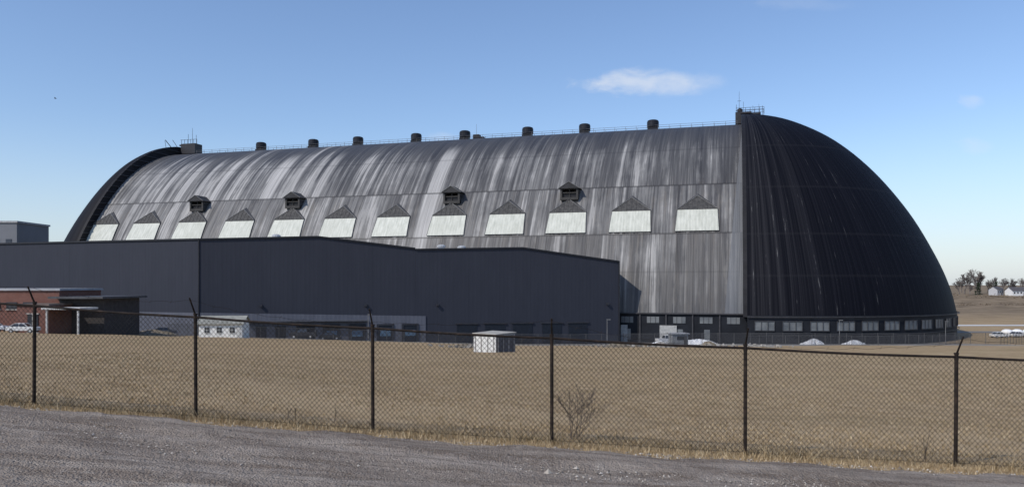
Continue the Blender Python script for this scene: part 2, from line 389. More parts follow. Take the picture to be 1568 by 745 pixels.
for i in range(60):
    a0=math.pi*i/60;a1=math.pi*(i+1)/60
    for zq,rr in((6.6,.12),(2.6,.08)): fa.rod((-.05-55.5*math.sin(a0),55.5*math.cos(a0),zq),(-.05-55.5*math.sin(a1),55.5*math.cos(a1),zq),rr,n=4)
wy=Wb(4)-.6
for i_,s_ in enumerate(np.arange(3,190,6.2)):
    wa.box((s_,wy+.06,5.5),(2.9,.12,1.5)); fa.box((s_+3.1,wy+.15,3.4),(.3,.3,7))
    for kk in(-.5,.5): fa.box((s_+kk*1.2,wy+.15,5.5),(.1,.1,1.5))
    if i_%3: wa.box((s_-.2,wy+.06,2.0),(1.3,.12,2.6))
wa.make('base_windows',win,dock); fa.make('base_window_frames',frm,dock)
wd_=Acc(); 
for s_,w_ in((18.0,4.0),(28.5,1.6)): wd_.box((s_,wy+.22,2.0),(w_,.3,4.4))
wd_.make('service_doors',plain('white_door',(.38,.38,.37),.6),dock)
led=Acc(); led.box((L/2,Wb(7)+.1,7.05),(L,.7,.3)); led.make('eave_ledge',frm,dock)
pm=NT('translucent_panel'); uu,vv,_=pm.sep(pm.uv())[:3]
rb=pm.m('ABSOLUTE',pm.m('SUBTRACT',pm.m('FRACT',pm.m('DIVIDE',uu,.75)),.5)); nz=pm.noise(pm.xyz(uu,pm.m('MULTIPLY',vv,.3),0),1.3,4,.6); nz3=pm.noise(pm.obj(),.12,3,.6)
pc=pm.ramp(nz,[(.3,(.43,.445,.385)),(.65,(.61,.62,.55))]); pc=pm.mix(pm.sm(rb,.38,.48,0,.35),pc,(.33,.34,.31)); pc=pm.mix(pm.sm(nz3,.5,.7,0,.35),pc,(.41,.42,.36))
pm.bump(rb,.4,.08); pm.fin(pc,.5,0,.25)
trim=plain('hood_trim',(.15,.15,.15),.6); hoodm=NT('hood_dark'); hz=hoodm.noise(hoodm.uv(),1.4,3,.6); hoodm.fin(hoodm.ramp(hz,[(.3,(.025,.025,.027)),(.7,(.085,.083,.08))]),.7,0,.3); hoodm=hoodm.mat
hoodr=plain('hood_roof',(.065,.064,.065),.6,.4,.4); hoodd=plain('dormer_roof_dark',(.03,.03,.032),.6,.4,.4)
pa=Acc();ta=Acc();ha=Acc();hr=Acc();da=Acc();dr=Acc();dof=Acc()
for i in range(12):
    s0=11.7+16.53*i; zb,zt=27.2,32.8
    if i==11: s0-=1.0
    o=len(pa.v)
    for z in [zb,30,zt]:
        hw=5.3-.4*(z-zb)/(zt-zb)
        for q,off in((-hw,.3),(hw,.3)): pa.v.append((s0+q,Wb(z)+off,z))
    for q in range(2): pa.f.append((o+q*2+1,o+q*2,o+q*2+2,o+q*2+3))
    for q in range(2):
        a_=pa.v[o+q*2]; b_=pa.v[o+q*2+2]; ta.rod(a_,b_,.08,n=4)
        a_=pa.v[o+q*2+1]; b_=pa.v[o+q*2+3]; ta.rod(a_,b_,.08,n=4)
    ta.rod(pa.v[o],pa.v[o+1],.08,n=4); ta.rod(pa.v[o+4],pa.v[o+5],.10,n=4)
    za=36.4; F1=(s0-4.9,Wb(zt)+.42,zt+.1);F2=(s0+4.9,Wb(zt)+.42,zt+.1);AP=(s0,Wb(za)+.75,za)
    B1=(s0-5.0,Wb(zt+.2)-.1,zt+.2);B2=(s0+5.0,Wb(zt+.2)-.1,zt+.2);BA=(s0,Wb(za+.8)-.1,za+.8)
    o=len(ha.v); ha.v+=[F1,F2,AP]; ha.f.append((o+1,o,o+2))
    o=len(hr.v); hr.v+=[F1,AP,BA,B1,F2,B2]; hr.f+=[(o,o+1,o+2,o+3),(o+4,o+5,o+2,o+1)]
    def up(p,h=.06): return (p[0],p[1]+h,p[2]+h*.6)
    ta.rod(up(F1),up(AP),.09,n=4); ta.rod(up(F2),up(AP),.09,n=4)
    for q in range(1,8):
        t=q/8; a_=Vector(F1).lerp(Vector(F2),t); tt=1-abs(2*t-1); b_=Vector((a_.x,F1[1]+(AP[1]-F1[1])*tt,F1[2]+(AP[2]-F1[2])*tt))
        hr.rod((a_.x,a_.y+.05,a_.z),(b_.x,b_.y+.05,b_.z),.05,n=4)
for ip in (2,4,7,9):
    s0=11.7+16.53*{2:2,4:4,7:7,9:9}[ip]
    z0,z1=36.3,39.5; wf=Wb(z0)+1.0; wbk=Wb(z1+1.5)-1.0; hw=2.4
    cy=(wf+wbk)/2; dp=wf-wbk
    for q in(-hw+.25,hw-.25): da.box((s0+q,cy,(z0+z1)/2),(.5,dp,z1-z0))
    da.box((s0,cy,z0+.35),(2*hw,dp-.01,.7)); da.box((s0,cy,z1-.2),(2*hw,dp-.01,.4)); da.box((s0,cy,z0+1.9),(2*hw,dp*.9,.22))
    da.box((s0,wbk+.5,(z0+z1)/2),(2*hw-.02,.3,z1-z0-.02)); da.box((s0,cy,(z0+z1)/2),(.14,dp*.85,z1-z0-.1))
    dof.box((s0,wf-.7,z0+1.3),(2*hw-1,.1,1.2))
    o=len(dr.v); ov=.5
    dr.v+=[(s0-hw-ov,wf+ov,z1-.2),(s0+hw+ov,wf+ov,z1-.2),(s0,wf+ov,z1+1.6),(s0-hw-ov,wbk-1,z1-.2),(s0+hw+ov,wbk-1,z1-.2),(s0,wbk-1.6,z1+1.6)]
    dr.f+=[(o+1,o,o+2),(o,o+3,o+5,o+2),(o+4,o+1,o+2,o+5),(o,o+1,o+4,o+3)]
    ta.rod((s0-hw-ov,wf+ov+.05,z1-.2),(s0,wf+ov+.05,z1+1.6),.09,n=4); ta.rod((s0+hw+ov,wf+ov+.05,z1-.2),(s0,wf+ov+.05,z1+1.6),.09,n=4)
pa.make('roof_light_panels',pm.mat,dock); ta.make('hood_trims',trim,dock); ha.make('hood_fronts',hoodm,dock); hr.make('hood_roofs',hoodr,dock)
da.make('dormer_boxes',plain('dormer_wood',(.05,.048,.046),.7),dock); dr.make('dormer_roofs',hoodd,dock)
dof.make('dormer_dark_openings',plain('dormer_black',(.01,.01,.012),.5),dock)  # black panels painted as the dark inside of the dormer openings
va=Acc()
zr=64*K
for s_ in (26.8,48.0,66.5,87.8,105,126.4,143.5,164.3):
    va.lathe([(1.1,-1),(1.1,.7),(1.75,.9),(1.8,1.1),(1.8,2.6),(1.65,2.75),(1.65,2.95),(1.2,3.15)],(s_,0,zr),20)
    va.box((s_,0,zr+.2),(3.0,3.0,1.0))
va.box((83.6,0,zr+.7),(2.0,2.2,1.8)); va.box((82.0,0,zr+.3),(1.6,2.0,1.0))
va.make('ridge_vents',plain('vent_dark',(.018,.020,.027),.5,.3,1,.2),dock)
rl=Acc()
for w in(1.6,-1.6):
    for s_ in np.arange(2,L-2,3.3): rl.rod((s_,w,zr-.3),(s_,w,zr+1.25),.055,n=4)
    for hz_ in(.65,1.25): rl.rod((2,w,zr+hz_),(L-2,w,zr+hz_),.05,n=4)
rl.rod((83.8,0,zr),(83.8,0,zr+5.2),.07,.03,n=4)
rl.make('ridge_railing',plain('rail_grey',(.12,.12,.125),.5),dock)
an=Acc()
an.box((-.5,0,64.6),(3.2,4,.5)); an.box((1.4,.4,63.2),(2.2,2.4,3.4)); an.box((-3.2,.4,64.3),(3,2,.5)); an.lathe([(.8,0),(.8,1.2),(.3,1.5)],(1.2,0,64.8),12)
for s_ in np.arange(-5.6,2.6,1.3):
    an.rod((s_,1.5,64),(s_,1.5,66.1),.07,n=4); an.rod((s_,-1.5,64),(s_,-1.5,66.1),.07,n=4)
for w in(-1.5,1.5):
    for hz_ in(65.3,66.1): an.rod((-5.6,w,hz_),(2.4,w,hz_),.06,n=4)
an.rod((1.4,.5,64),(1.4,.5,71.2),.09,.04,n=4); an.rod((2.2,-.6,64),(2.2,-.6,67.6),.07,n=4); an.rod((.2,0,64),(.2,0,68.2),.06,n=4)
an.rod((.9,.5,68.4),(1.9,.5,68.4),.06,n=4); an.rod((-2.5,0,64),(-2.5,0,66.9),.05,n=4); an.rod((-4.2,0,64),(-4.2,0,67.2),.05,n=4); an.rod((-5.2,0,64),(-5.2,0,66.7),.08,n=4)
o=L
an.box((o-4.6,0,63.2),(6,4,3.6)); an.box((o-2,0,64.6),(3,3,.5))
for s_ in np.arange(o-8,o-1,1.3): an.rod((s_,1.5,64),(s_,1.5,66.6),.07,n=4)
an.rod((o-8,1.5,66.5),(o-1,1.5,66.5),.07,n=4)
an.rod((o-5,0,64),(o-5,0,71.0),.09,.04,n=4); an.rod((o-3.2,0,64),(o-3.2,0,68.8),.06,n=4); an.rod((o-6.6,0,64),(o-6.6,0,68.4),.06,n=4)
an.rod((o+3,0,63.0),(o+6.8,0,67.2),.14,n=4); an.rod((o+3.6,0,67),(o+1,0,63.6),.09,n=4); an.rod((o+6.2,0,62.8),(o+7,0,67),.07,n=4)
an.make('apex_platforms_antennas',plain('steel_dark',(.03,.03,.035),.5),dock)

# ------------------------------------------------------------------ warehouse
AX=(-66.1,165.0)
wh=empty('grey_metal_warehouse',(AX[0],AX[1],0))
wm=NT('grey_ribbed_metal'); uu,vv,_=wm.sep(wm.uv())[:3]
rb=wm.m('ABSOLUTE',wm.m('SUBTRACT',wm.m('FRACT',wm.m('DIVIDE',uu,.9)),.5)); nz=wm.noise(wm.xyz(uu,wm.m('MULTIPLY',vv,.15),0),.6,4,.6); nz2=wm.noise(wm.uv(),.08,3,.6)
wc=wm.ramp(nz,[(.3,(.030,.0335,.0465)),(.7,(.036,.0395,.054))]); wc=wm.mix(wm.sm(nz2,.35,.7,0,.35),wc,(.029,.032,.045))
wc=wm.mix(wm.sm(rb,.36,.46,0,.2),wc,(.022,.025,.034))
pn=wm.m('ABSOLUTE',wm.m('SUBTRACT',wm.m('FRACT',wm.m('DIVIDE',uu,7.2)),.5)); wc=wm.mix(wm.sm(pn,.488,.496,0,.2),wc,(.018,.02,.028))
wm.bump(rb,.25,.05); wm.fin(wc,.6,0,.2)
lm=NT('pale_ribbed_metal'); uu,vv,_=lm.sep(lm.uv())[:3]
rb=lm.m('ABSOLUTE',lm.m('SUBTRACT',lm.m('FRACT',lm.m('DIVIDE',uu,.9)),.5)); nz=lm.noise(lm.xyz(uu,lm.m('MULTIPLY',vv,.25),0),.5,4,.6)
lc=lm.ramp(nz,[(.3,(.082,.088,.112)),(.7,(.115,.122,.150))]); lc=lm.mix(lm.sm(rb,.38,.46,0,.3),lc,(.06,.065,.082)); lm.bump(rb,.4,.1); lm.fin(lc,.6,0,.3)
roofm=plain('pale_roof',(.34,.35,.37),.6,.2,.2)
Bp=(25.4,185.0)
ex=(Bp[0]-AX[0],Bp[1]-AX[1]); el_=math.hypot(*ex); ed=(ex[0]/el_,ex[1]/el_); nd_=(-ed[1],ed[0])
def at(px):
    k=(px-784)/1195; return (k*AX[1]-AX[0])/(ed[0]-k*ed[1])
T1=[(0,23.53),(at(487),14+73*(165+ed[1]*at(487))/1195),(at(636),14+55*(165+ed[1]*at(636))/1195)]
T2=[(at(636)+.02,14+53.5*(165+ed[1]*at(636))/1195),(at(800),14+56*(165+ed[1]*at(800))/1195),(el_,14+35*185/1195)]
def gable(nm,T,dep,off=0):
    f=[];v=[]
    base=[(T[0][0],-.8),(T[-1][0],-.8)]+[(t,z) for t,z in reversed(T)]
    for dd in(off,dep):
        for t,z in base: v.append((ed[0]*t+nd_[0]*dd,ed[1]*t+nd_[1]*dd,z))
    n=len(base)
    mi=[0]; f.append(tuple(range(n)))
    f.append(tuple(reversed(range(n,2*n)))); mi.append(0)
    for i in range(n):
        f.append((i,i+n,(i+1)%n+n,(i+1)%n)); mi.append(1 if 2<=i<n-1 else 0)
    mesh(nm,v,f,None,wh,mats=[wm.mat,roofm],midx=mi)
gable('hall_front',T1,36); gable('hall_side',T2,9)
tr=Acc()
tm=plain('dark_trim',(.018,.019,.024),.5)
for T in(T1,T2):
    for (a0,z0),(a1,z1) in zip(T[:-1],T[1:]):
        tr.rod((ed[0]*a0-nd_[0]*.12,ed[1]*a0-nd_[1]*.12,z0),(ed[0]*a1-nd_[0]*.12,ed[1]*a1-nd_[1]*.12,z1),.22,n=4)
LW=[(0,0),(-134,46),(-126,62),(-10,32)]
prism('hall_wing',[(p[0]-.02,p[1]+.02) for p in LW],-.8,23.5,wm.mat,wh)
prism('wing_roof',[(p[0],p[1]+.3) for p in LW],23.5,23.62,roofm,wh)
tr.rod((0,-.1,23.55),(-134,45.9,23.55),.24,n=4); tr.rod((-.1,-.1,0),(-.1,-.1,23.6),.14,n=4)
e2=(ed[0]*el_,ed[1]*el_); tr.rod((e2[0],e2[1]-.1,-.5),(e2[0],e2[1]-.1,T2[-1][1]),.18,n=4)
tr.make('edge_trims',tm,wh)
a2=at(652)
def strip(name,p0,p1,z00,z01,mat,out,zb=-.8):
    dx,dy=p1[0]-p0[0],p1[1]-p0[1]; l=math.hypot(dx,dy); nx_,ny_=dy/l*out,-dx/l*out
    v=[(p0[0],p0[1]),(p1[0],p1[1]),(p1[0]+nx_,p1[1]+ny_),(p0[0]+nx_,p0[1]+ny_)]
    return prism(name,[v[3],v[2],v[1],v[0]],zb,[z00,z01,z01,z00],mat,wh)
strip('lower_cladding_front',(.2,0),(ed[0]*a2,ed[1]*a2),8.0,6.9,lm.mat,.18)
strip('lower_cladding_wing',(-134,46),(-.2,0.05),8.0,8.0,lm.mat,.18)
dd=Acc(); df=Acc(); db=Acc(); dcan=Acc()
def onface(t,out): return (ed[0]*t-nd_[0]*out, ed[1]*t-nd_[1]*out)
def fbox(acc,t,z,w,h,out,th):
    c0=onface(t-w/2,out);c1=onface(t+w/2,out);c2=onface(t+w/2,out-th);c3=onface(t-w/2,out-th)
    v=[(*c,zz_) for zz_ in(z-h/2,z+h/2) for c in(c0,c1,c2,c3)]
    acc.add(v,[(0,3,2,1),(4,5,6,7),(0,1,5,4),(1,2,6,5),(2,3,7,6),(3,0,4,7)])
for px in(508,547,590,628):
    t=at(px); fbox(dd,t,3.0,2.9,3.8,.26,.2); fbox(df,t,5.1,3.6,.35,.4,.3); fbox(df,t-1.7,3.0,.35,4.2,.38,.3); fbox(df,t+1.7,3.0,.35,4.2,.38,.3)
    fbox(db,t,3.2,2.3,1.3,.31,.1)
for px in(468,430,400): fbox(dd,at(px),3.0,4.0 if px>440 else 2.2,4.0,.26,.2)
for px in(715,758,800,845,885): fbox(dd,at(px),2.6,4.6,4.6,.12,.2); fbox(df,at(px),5.1,5.2,.3,.3,.3)
for px in(670,930,560,400): fbox(df,at(px),9.4,.5,.5,.6,.6)
fbox(dcan,at(470),6.1,26,.25,1.8,1.7)
dd.make('dock_doors',plain('dock_door_dark',(.012,.016,.025),.4),wh); df.make('door_frames',plain('door_frame_dark',(.03,.032,.04),.6),wh)
db.make('dock_door_lights',plain('dock_door_blue',(.08,.14,.21),.4),wh); dcan.make('door_canopy',plain('canopy_grey',(.08,.085,.10),.6),wh)
ru=Acc()
for px,z in((680,1.1),(712,.9),(420,.6)):
    t=at(px); p=(ed[0]*t+nd_[0]*5,ed[1]*t+nd_[1]*5); zt=21.5 if px>600 else 23.9
    ru.lathe([(.7,-1),(.7,z),(1.0,z),(1.0,z+.35),(.5,z+.6)],(p[0],p[1],zt),12)
ru.make('roof_vents',plain('galvanised',(.4,.41,.42),.4),wh)

fb=empty('grey_office_block',(-196,300,0))
v,f=boxd((0,0,18),(24,20,37.6)); mesh('walls',v,f,plain('block_wall',(.17,.18,.20),.7,.1,.1),fb)
box('roof_slab',(0,0,37.2),(24.8,20.8,.7),plain('block_roof',(.36,.37,.38),.7),fb)
fbw=Acc()
for i in range(5): fbw.box((-9+i*4.5,-10.06,30),(2.2,.12,1.6))
fbw.make('windows',plain('block_window',(.05,.06,.08),.3),fb)

# ------------------------------------------------------------------ brick building far left
bk=NT('brick'); br=bk.node('ShaderNodeTexBrick'); bk.l.new(bk.uv(),br.inputs['Vector'])
br.inputs['Scale'].default_value=1; br.inputs['Brick Width'].default_value=.42; br.inputs['Row Height'].default_value=.16; br.inputs['Mortar Size'].default_value=.016
br.inputs['Color1'].default_value=(.15,.06,.045,1); br.inputs['Color2'].default_value=(.20,.085,.065,1); br.inputs['Mortar'].default_value=(.20,.165,.15,1)
nz=bk.noise(bk.obj(),.5,4,.6); bk.fin(bk.mix(bk.sm(nz,.4,.7,0,.4),br.outputs[0],(.12,.052,.042)),.9,0,.1)
bx,by=-83,134; hb_=H(bx,by)
bb=empty('brick_building',(bx,by,hb_),math.radians(-4))
box('main_block',(-4,6,2.9),(19,12,8.6),bk.mat,bb); box('parapet_cap',(-4,6,7.35),(19.6,12.6,.35),roofm,bb)
box('front_block',(5,-3.0,1.6),(5.4,6,6.4),bk.mat,bb); box('front_block_cap',(5,-3.0,4.9),(5.9,6.5,.3),plain('brown_cap',(.13,.10,.085),.7),bb)
box('link_block',(9.5,5.5,2.2),(8,11,7.2),plain('link_shade',(.05,.045,.045),.7),bb); box('link_roof',(9.9,4.6,6.0),(9.6,14,.35),plain('link_roof_dark',(.07,.07,.075),.6),bb)
cp=Acc(); cp.box((10.5,-4.6,4.3),(6.5,5,.3)); 
for q in(8,13.3): cp.box((q,-6.8,2.0),(.25,.25,4.6))
cp.make('entry_canopy',plain('white_paint',(.5,.5,.49),.6),bb)
wz=Acc(); wz.box((5.1,-6.06,1.9),(1.8,.14,2.9))
for i in range(5): wz.box((-12+i*3,-.06,4.6),(1.9,.14,1.2))
wz.make('windows',plain('window_glass_dark',(.03,.035,.045),.2,.2,1,.6),bb)
ws=Acc(); ws.box((5.1,-6.1,.35),(2.2,.3,.18)); ws.box((5.1,-6.1,3.45),(2.2,.25,.16)); ws.box((5.1,-6.16,1.9),(.1,.1,2.9))
for i in range(5): ws.box((-12+i*3,-.1,3.9),(2.2,.28,.14))
ws.make('window_sills',plain('stone_sill',(.4,.38,.35),.8),bb)
# ------------------------------------------------------------------ small white shed
sx,sy=-51.2,139
sh=empty('white_shed',(sx,sy,H(sx,sy)),math.radians(4))
wp=plain('white_siding',(.76,.76,.73),.7,.06,1.2)
hw,hd,hh=3.7,2.4,2.5
mesh('walls',[(-hw,-hd,-.4),(hw,-hd,-.4),(hw,hd,-.4),(-hw,hd,-.4),(-hw,-hd,hh),(hw,-hd,hh),(hw,hd,hh),(-hw,hd,hh),(-hw,0,hh+1.1),(hw,0,hh+1.1)],
     [(0,1,5,4),(1,2,6,9,5),(2,3,7,6),(3,0,4,8,7)],wp,sh)
for sg,nm in((-1,'roof_front'),(1,'roof_back')):
    e_=.35; v=[(-hw-e_,sg*(hd+.4),hh-.12),(hw+e_,sg*(hd+.4),hh-.12),(hw+e_,0,hh+1.22),(-hw-e_,0,hh+1.22)]
    v+=[(a,b_,c+.12) for a,b_,c in v]; f=[(0,1,2,3),(4,5,6,7),(0,1,5,4),(1,2,6,5),(2,3,7,6),(3,0,4,7)]
    mesh(nm,v,f,plain('shed_roof',(.25,.25,.22),.8),sh)
ww=Acc()
for q in(-2.3,-.2,2.0): ww.box((q,-hd-.03,1.4),(.85,.08,.95))
ww.box((-hw-.03,.2,1.5),(.08,.9,.9)); ww.make('windows',plain('shed_glass',(.05,.055,.06),.3),sh)
wf_=Acc()
for q in(-2.3,-.2,2.0):
    wf_.box((q,-hd-.08,1.4),(.06,.06,.95)); wf_.box((q,-hd-.08,.88),(1.0,.14,.08)); wf_.box((q,-hd-.1,1.4),(.85,.06,.05))
wf_.box((3.1,-hd-.04,1.0),(.75,.08,2.0)); wf_.make('window_trim',plain('shed_trim',(.5,.5,.48),.7),sh)
# ------------------------------------------------------------------ storage box
cx,cy=-1.9,84
sb=empty('storage_container',(cx,cy,H(cx,cy)),math.radians(46))
box('body',(0,0,.95),(2.9,3.4,2.0),plain('container_white',(.62,.62,.60),.6,.12,2),sb)
mesh('lid',[(-1.55,-1.8,1.95),(1.55,-1.8,2.05),(1.55,1.8,2.05),(-1.55,1.8,1.95),(-1.55,-1.8,2.05),(1.55,-1.8,2.17),(1.55,1.8,2.17),(-1.55,1.8,2.05)],boxd((0,0,0),(1,1,1))[1],plain('lid_grey',(.36,.34,.30),.7),sb)
sba=Acc()
for q in(-1.2,-.4,.4,1.2): sba.box((q,-1.79,.95),(.08,.06,2.0))
for q in(-1.4,-.5,.5,1.4): sba.box((1.49,q,.95),(.06,.08,2.0)); sba.box((-1.49,q,.95),(.06,.08,2.0))
sba.box((0,0,-.05),(3.0,3.5,.2)); sba.make('ribs',plain('container_rib',(.30,.29,.28),.7),sb)
db_=Acc(); db_.box((0,-1.73,.95),(2.85,.05,1.9)); db_.make('shaded_side',plain('container_shade_grey',(.085,.085,.095),.6),sb)  # no door: dark sheet paints shade onto the white box's right face
# ------------------------------------------------------------------ mounds
def mound(name,x,y,rx,ry,h,mat,seed):
    n=28;m2=10;v=[];f=[];rr=random.Random(seed); ph=[rr.uniform(0,6) for _ in range(6)]
    z0=H(x,y)
    for j in range(m2+1):
        t=j/m2
        for i in range(n):
            a=2*math.pi*i/n; k=1+.22*math.sin(2*a+ph[0])+.14*math.sin(5*a+ph[1])+.08*math.sin(9*a+ph[2])
            r_=(1-t)*k; zz_=h*(1-(1-t)**1.6)*(1+.25*math.sin(3*a+ph[3])*(1-t))+h*.12*math.sin(7*a+ph[4]+j)
            v.append((x+rx*r_*math.cos(a),y+ry*r_*math.sin(a),z0-.15+max(-.1,zz_ if j else -.2)))
    for j in range(m2):
        for i in range(n): f.append((j*n+i,j*n+(i+1)%n,(j+1)*n+(i+1)%n,(j+1)*n+i))
    return mesh(name,v,f,mat)
snow=plain('snow',(.75,.76,.77),.6,.08,2); rub=plain('rubble',(.17,.145,.11),.95,.5,2.2); conc=plain('broken_concrete',(.26,.245,.22),.95,.4,2)
mound('snow_pile',66,171,2.4,1.8,1.3,snow,1); mound('snow_pile',74.5,170,2.8,1.8,1.0,snow,2); mound('snow_pile',42,176,4.2,2,1.2,snow,3); mound('snow_pile',33,174,1.8,1.2,.8,snow,14)
for (x,y,rx,h,s_) in((17.5,130,2.4,.8,4),(24.5,128,2.0,1.0,5),(33,131,2.2,1.0,6),(41,129,2.6,.5,7),(-6.6,114,1.3,.7,8),(-70,152,5,1.0,10),(-8,120,1.5,.5,10)):
    mound('rubble_pile',x,y,rx,rx*.7,h,rub if s_%2==0 else conc,s_)
ck=Acc()
for _ in range(160):
    cxx,cyy=random.choice([(17.5,130),(24.5,128),(33,131),(-6.6,114),(41,129)]); x=cxx+random.gauss(0,2.2); y=cyy+random.gauss(0,1.4); s_=random.uniform(.12,.4)
    ck.rod((x,y,H(x,y)-.05),(x+random.gauss(0,s_),y+random.gauss(0,s_),H(x,y)+s_*1.2),s_*.8,s_*.4,n=5)
ck.make('concrete_rubble',conc)
# ------------------------------------------------------------------ vehicles
glass=plain('car_glass',(.02,.025,.03),.08,.1,1,.8); tire=plain('tire_rubber',(.02,.02,.02),.8); chrome=plain('light_lens',(.5,.5,.5),.2)
def car(name,x,y,rz,colr,kind='car'):
    o=empty(name,(x,y,H(x,y)),rz); pm_=plain('paint_'+str(colr[0])[:4],colr,.25,.05,1,.6)
    if kind=='car':
        lower=[(-2.25,.35),(2.2,.35),(2.25,.75),(2.05,.92),(1.0,1.0),(-1.5,1.02),(-2.2,.98),(-2.3,.6)]; cabin=[(1.05,.98),(.35,1.45),(-1.0,1.48),(-1.75,1.02)]
    else:
        lower=[(-2.7,.5),(2.65,.5),(2.7,1.1),(2.4,1.3),(1.2,1.38),(-2.7,1.3)]; cabin=[(1.3,1.34),(.7,1.98),(-.8,2.0),(-1.0,1.32)]
    def ext(nm,pr,w0,w1,mat):
        n=len(pr); zs=[p[1] for p in pr]; z0,z1=min(zs),max(zs)
        v=[];
        for sg in(-1,1):
            for px_,pz_ in pr:
                t=(pz_-z0)/(z1-z0); v.append((px_,sg*(w0+(w1-w0)*t),pz_))
        f=[tuple(range(n)),tuple(reversed(range(n,2*n)))]+[(i,i+n,(i+1)%n+n,(i+1)%n) for i in range(n)]
        ob=mesh(nm,v,f,mat,o); bv_=ob.modifiers.new('b','BEVEL'); bv_.width=.06; bv_.segments=2; return ob
    ext('body',lower,.9,.86,pm_); ext('glasshouse',cabin,.84,.66,glass)
    cz=cabin; roof=[(cz[1][0]+.05,cz[1][1]-.02),(cz[1][0]-.02,cz[1][1]+.05),(cz[2][0]+.02,cz[2][1]+.05),(cz[2][0]-.05,cz[2][1]-.02)]; ext('roof',roof,.68,.66,pm_)
    pl=Acc()
    for sg in(-1,1):
        for (a,b_) in((cz[0],cz[1]),(cz[3],cz[2])): pl.rod((a[0],sg*.84,a[1]),(b_[0],sg*.68,b_[1]),.05,n=4)
        m_=((cz[1][0]+cz[2][0])/2); pl.rod((m_,sg*.845,cz[0][1]),(m_,sg*.68,cz[1][1]),.04,n=4)
    pl.make('pillars',pm_,o)
    t=Acc(); wr=.33 if kind=='car' else .4
    for q in(-1.4,1.4) if kind=='car' else (-1.7,1.75):
        for sg in(-1,1): t.rod((q,sg*.72,wr),(q,sg*.93,wr),wr,n=18)
    t.make('wheels',tire,o); hcap=Acc()
    for q in(-1.4,1.4) if kind=='car' else (-1.7,1.75):
        for sg in(-1,1): hcap.rod((q,sg*.92,wr),(q,sg*.95,wr),wr*.55,n=12)
    hcap.box((2.24,.6,.7),(.06,.35,.16)); hcap.box((2.24,-.6,.7),(.06,.35,.16)); hcap.make('hubcaps_lights',chrome,o)
    return o
car('parked_car',-77,123,.1,(.68,.68,.67)); car('parked_car',-82.5,124,.05,(.5,.52,.55))
car('pickup_truck',-43.6,163,math.pi,(.03,.03,.035),'truck'); car('parked_car',-38.5,165,0.2,(.02,.02,.022))
car('parked_car',-69,155,.6,(.10,.11,.13))
for i,(x,y,c) in enumerate([(128,205,.7),(134,207,.62),(141,206,.72),(147,208,.3),(153,206,.66)]): car('parked_car',x,y,.15+.1*i,(c,c,c*.99))
car('utility_van',36,181,.3,(.6,.6,.6),'truck')
# ------------------------------------------------------------------ yard fences
def mfence(name,pts,h,gap,matp,mesha):
    o=empty(name,(pts[0][0],pts[0][1],0)); a=Acc(); sv=[];sf=[]
    for (x0,y0),(x1,y1) in zip(pts[:-1],pts[1:]):
        l=math.hypot(x1-x0,y1-y0); n=max(1,int(l/gap)); prev=None
        for i in range(n+1):
            t=i/n; x=x0+(x1-x0)*t; y=y0+(y1-y0)*t; z=H(x,y); xx,yy_=x-pts[0][0],y-pts[0][1]
            a.rod((xx,yy_,z-.2),(xx,yy_,z+h+.1),.05,n=5)
            if prev:
                a.rod((prev[0],prev[1],prev[2]+h),(xx,yy_,z+h),.035,n=4)
                q=len(sv); sv+=[(prev[0],prev[1],prev[2]),(xx,yy_,z),(xx,yy_,z+h),(prev[0],prev[1],prev[2]+h)]; sf.append((q,q+1,q+2,q+3))
            prev=(xx,yy_,z)
    a.make('posts_and_rails',matp,o); mesh('wire_fabric',sv,sf,mesha,o)
def fabric(name,c,alpha,scale):
    n=NT(name); n.fin(n.mix(n.noise(n.obj(),.6,3),tuple(x*.7 for x in c),c),.7)
    u,v,_=n.sep(n.uv())[:3]
    a=n.m('FRACT',n.m('MULTIPLY',n.m('ADD',u,v),scale)); b_=n.m('FRACT',n.m('MULTIPLY',n.m('SUBTRACT',u,v),scale))
    al=n.m('MAXIMUM',n.m('LESS_THAN',a,alpha),n.m('LESS_THAN',b_,alpha)); n.l.new(al,n.b.inputs['Alpha']); return n.mat
fgal=plain('galvanised_post',(.09,.09,.09),.5); wf1=fabric('yard_chainlink',(.07,.07,.075),.17,9)
mfence('yard_fence',[(24,168),(60,163),(104,166),(126,190)],2.4,3.2,fgal,wf1)
mfence('yard_fence',[(-66,150),(-28,153),(22,163),(24,168)],2.2,3.2,fgal,wf1)
mfence('construction_fence',[(48,160),(90,157)],1.9,2.6,fgal,wf1)
pp=plain('yard_post',(.2,.2,.2),.6)
for x,y in((70.5,168),(19.5,160),(-28,152),(100,180)):
    a=Acc(); z=H(x,y); a.rod((0,0,0),(0,0,5.2),.07,.05,n=8); a.box((.3,0,5.2),(.8,.25,.12)); o=a.make('yard_light_pole',pp); o.location=(x,y,z)
bo=empty('guard_booth',(36.3,170.5,H(36.3,170.5)),.2); box('walls',(0,0,1.1),(3.6,2.4,2.4),plain('booth_grey',(.22,.23,.24),.7),bo); box('roof',(0,0,2.42),(4.1,2.9,.2),roofm,bo); box('window',(0,-1.22,1.5),(1.6,.06,.8),glass,bo); box('door',(1.2,-1.23,1.0),(.7,.06,1.9),frm,bo)
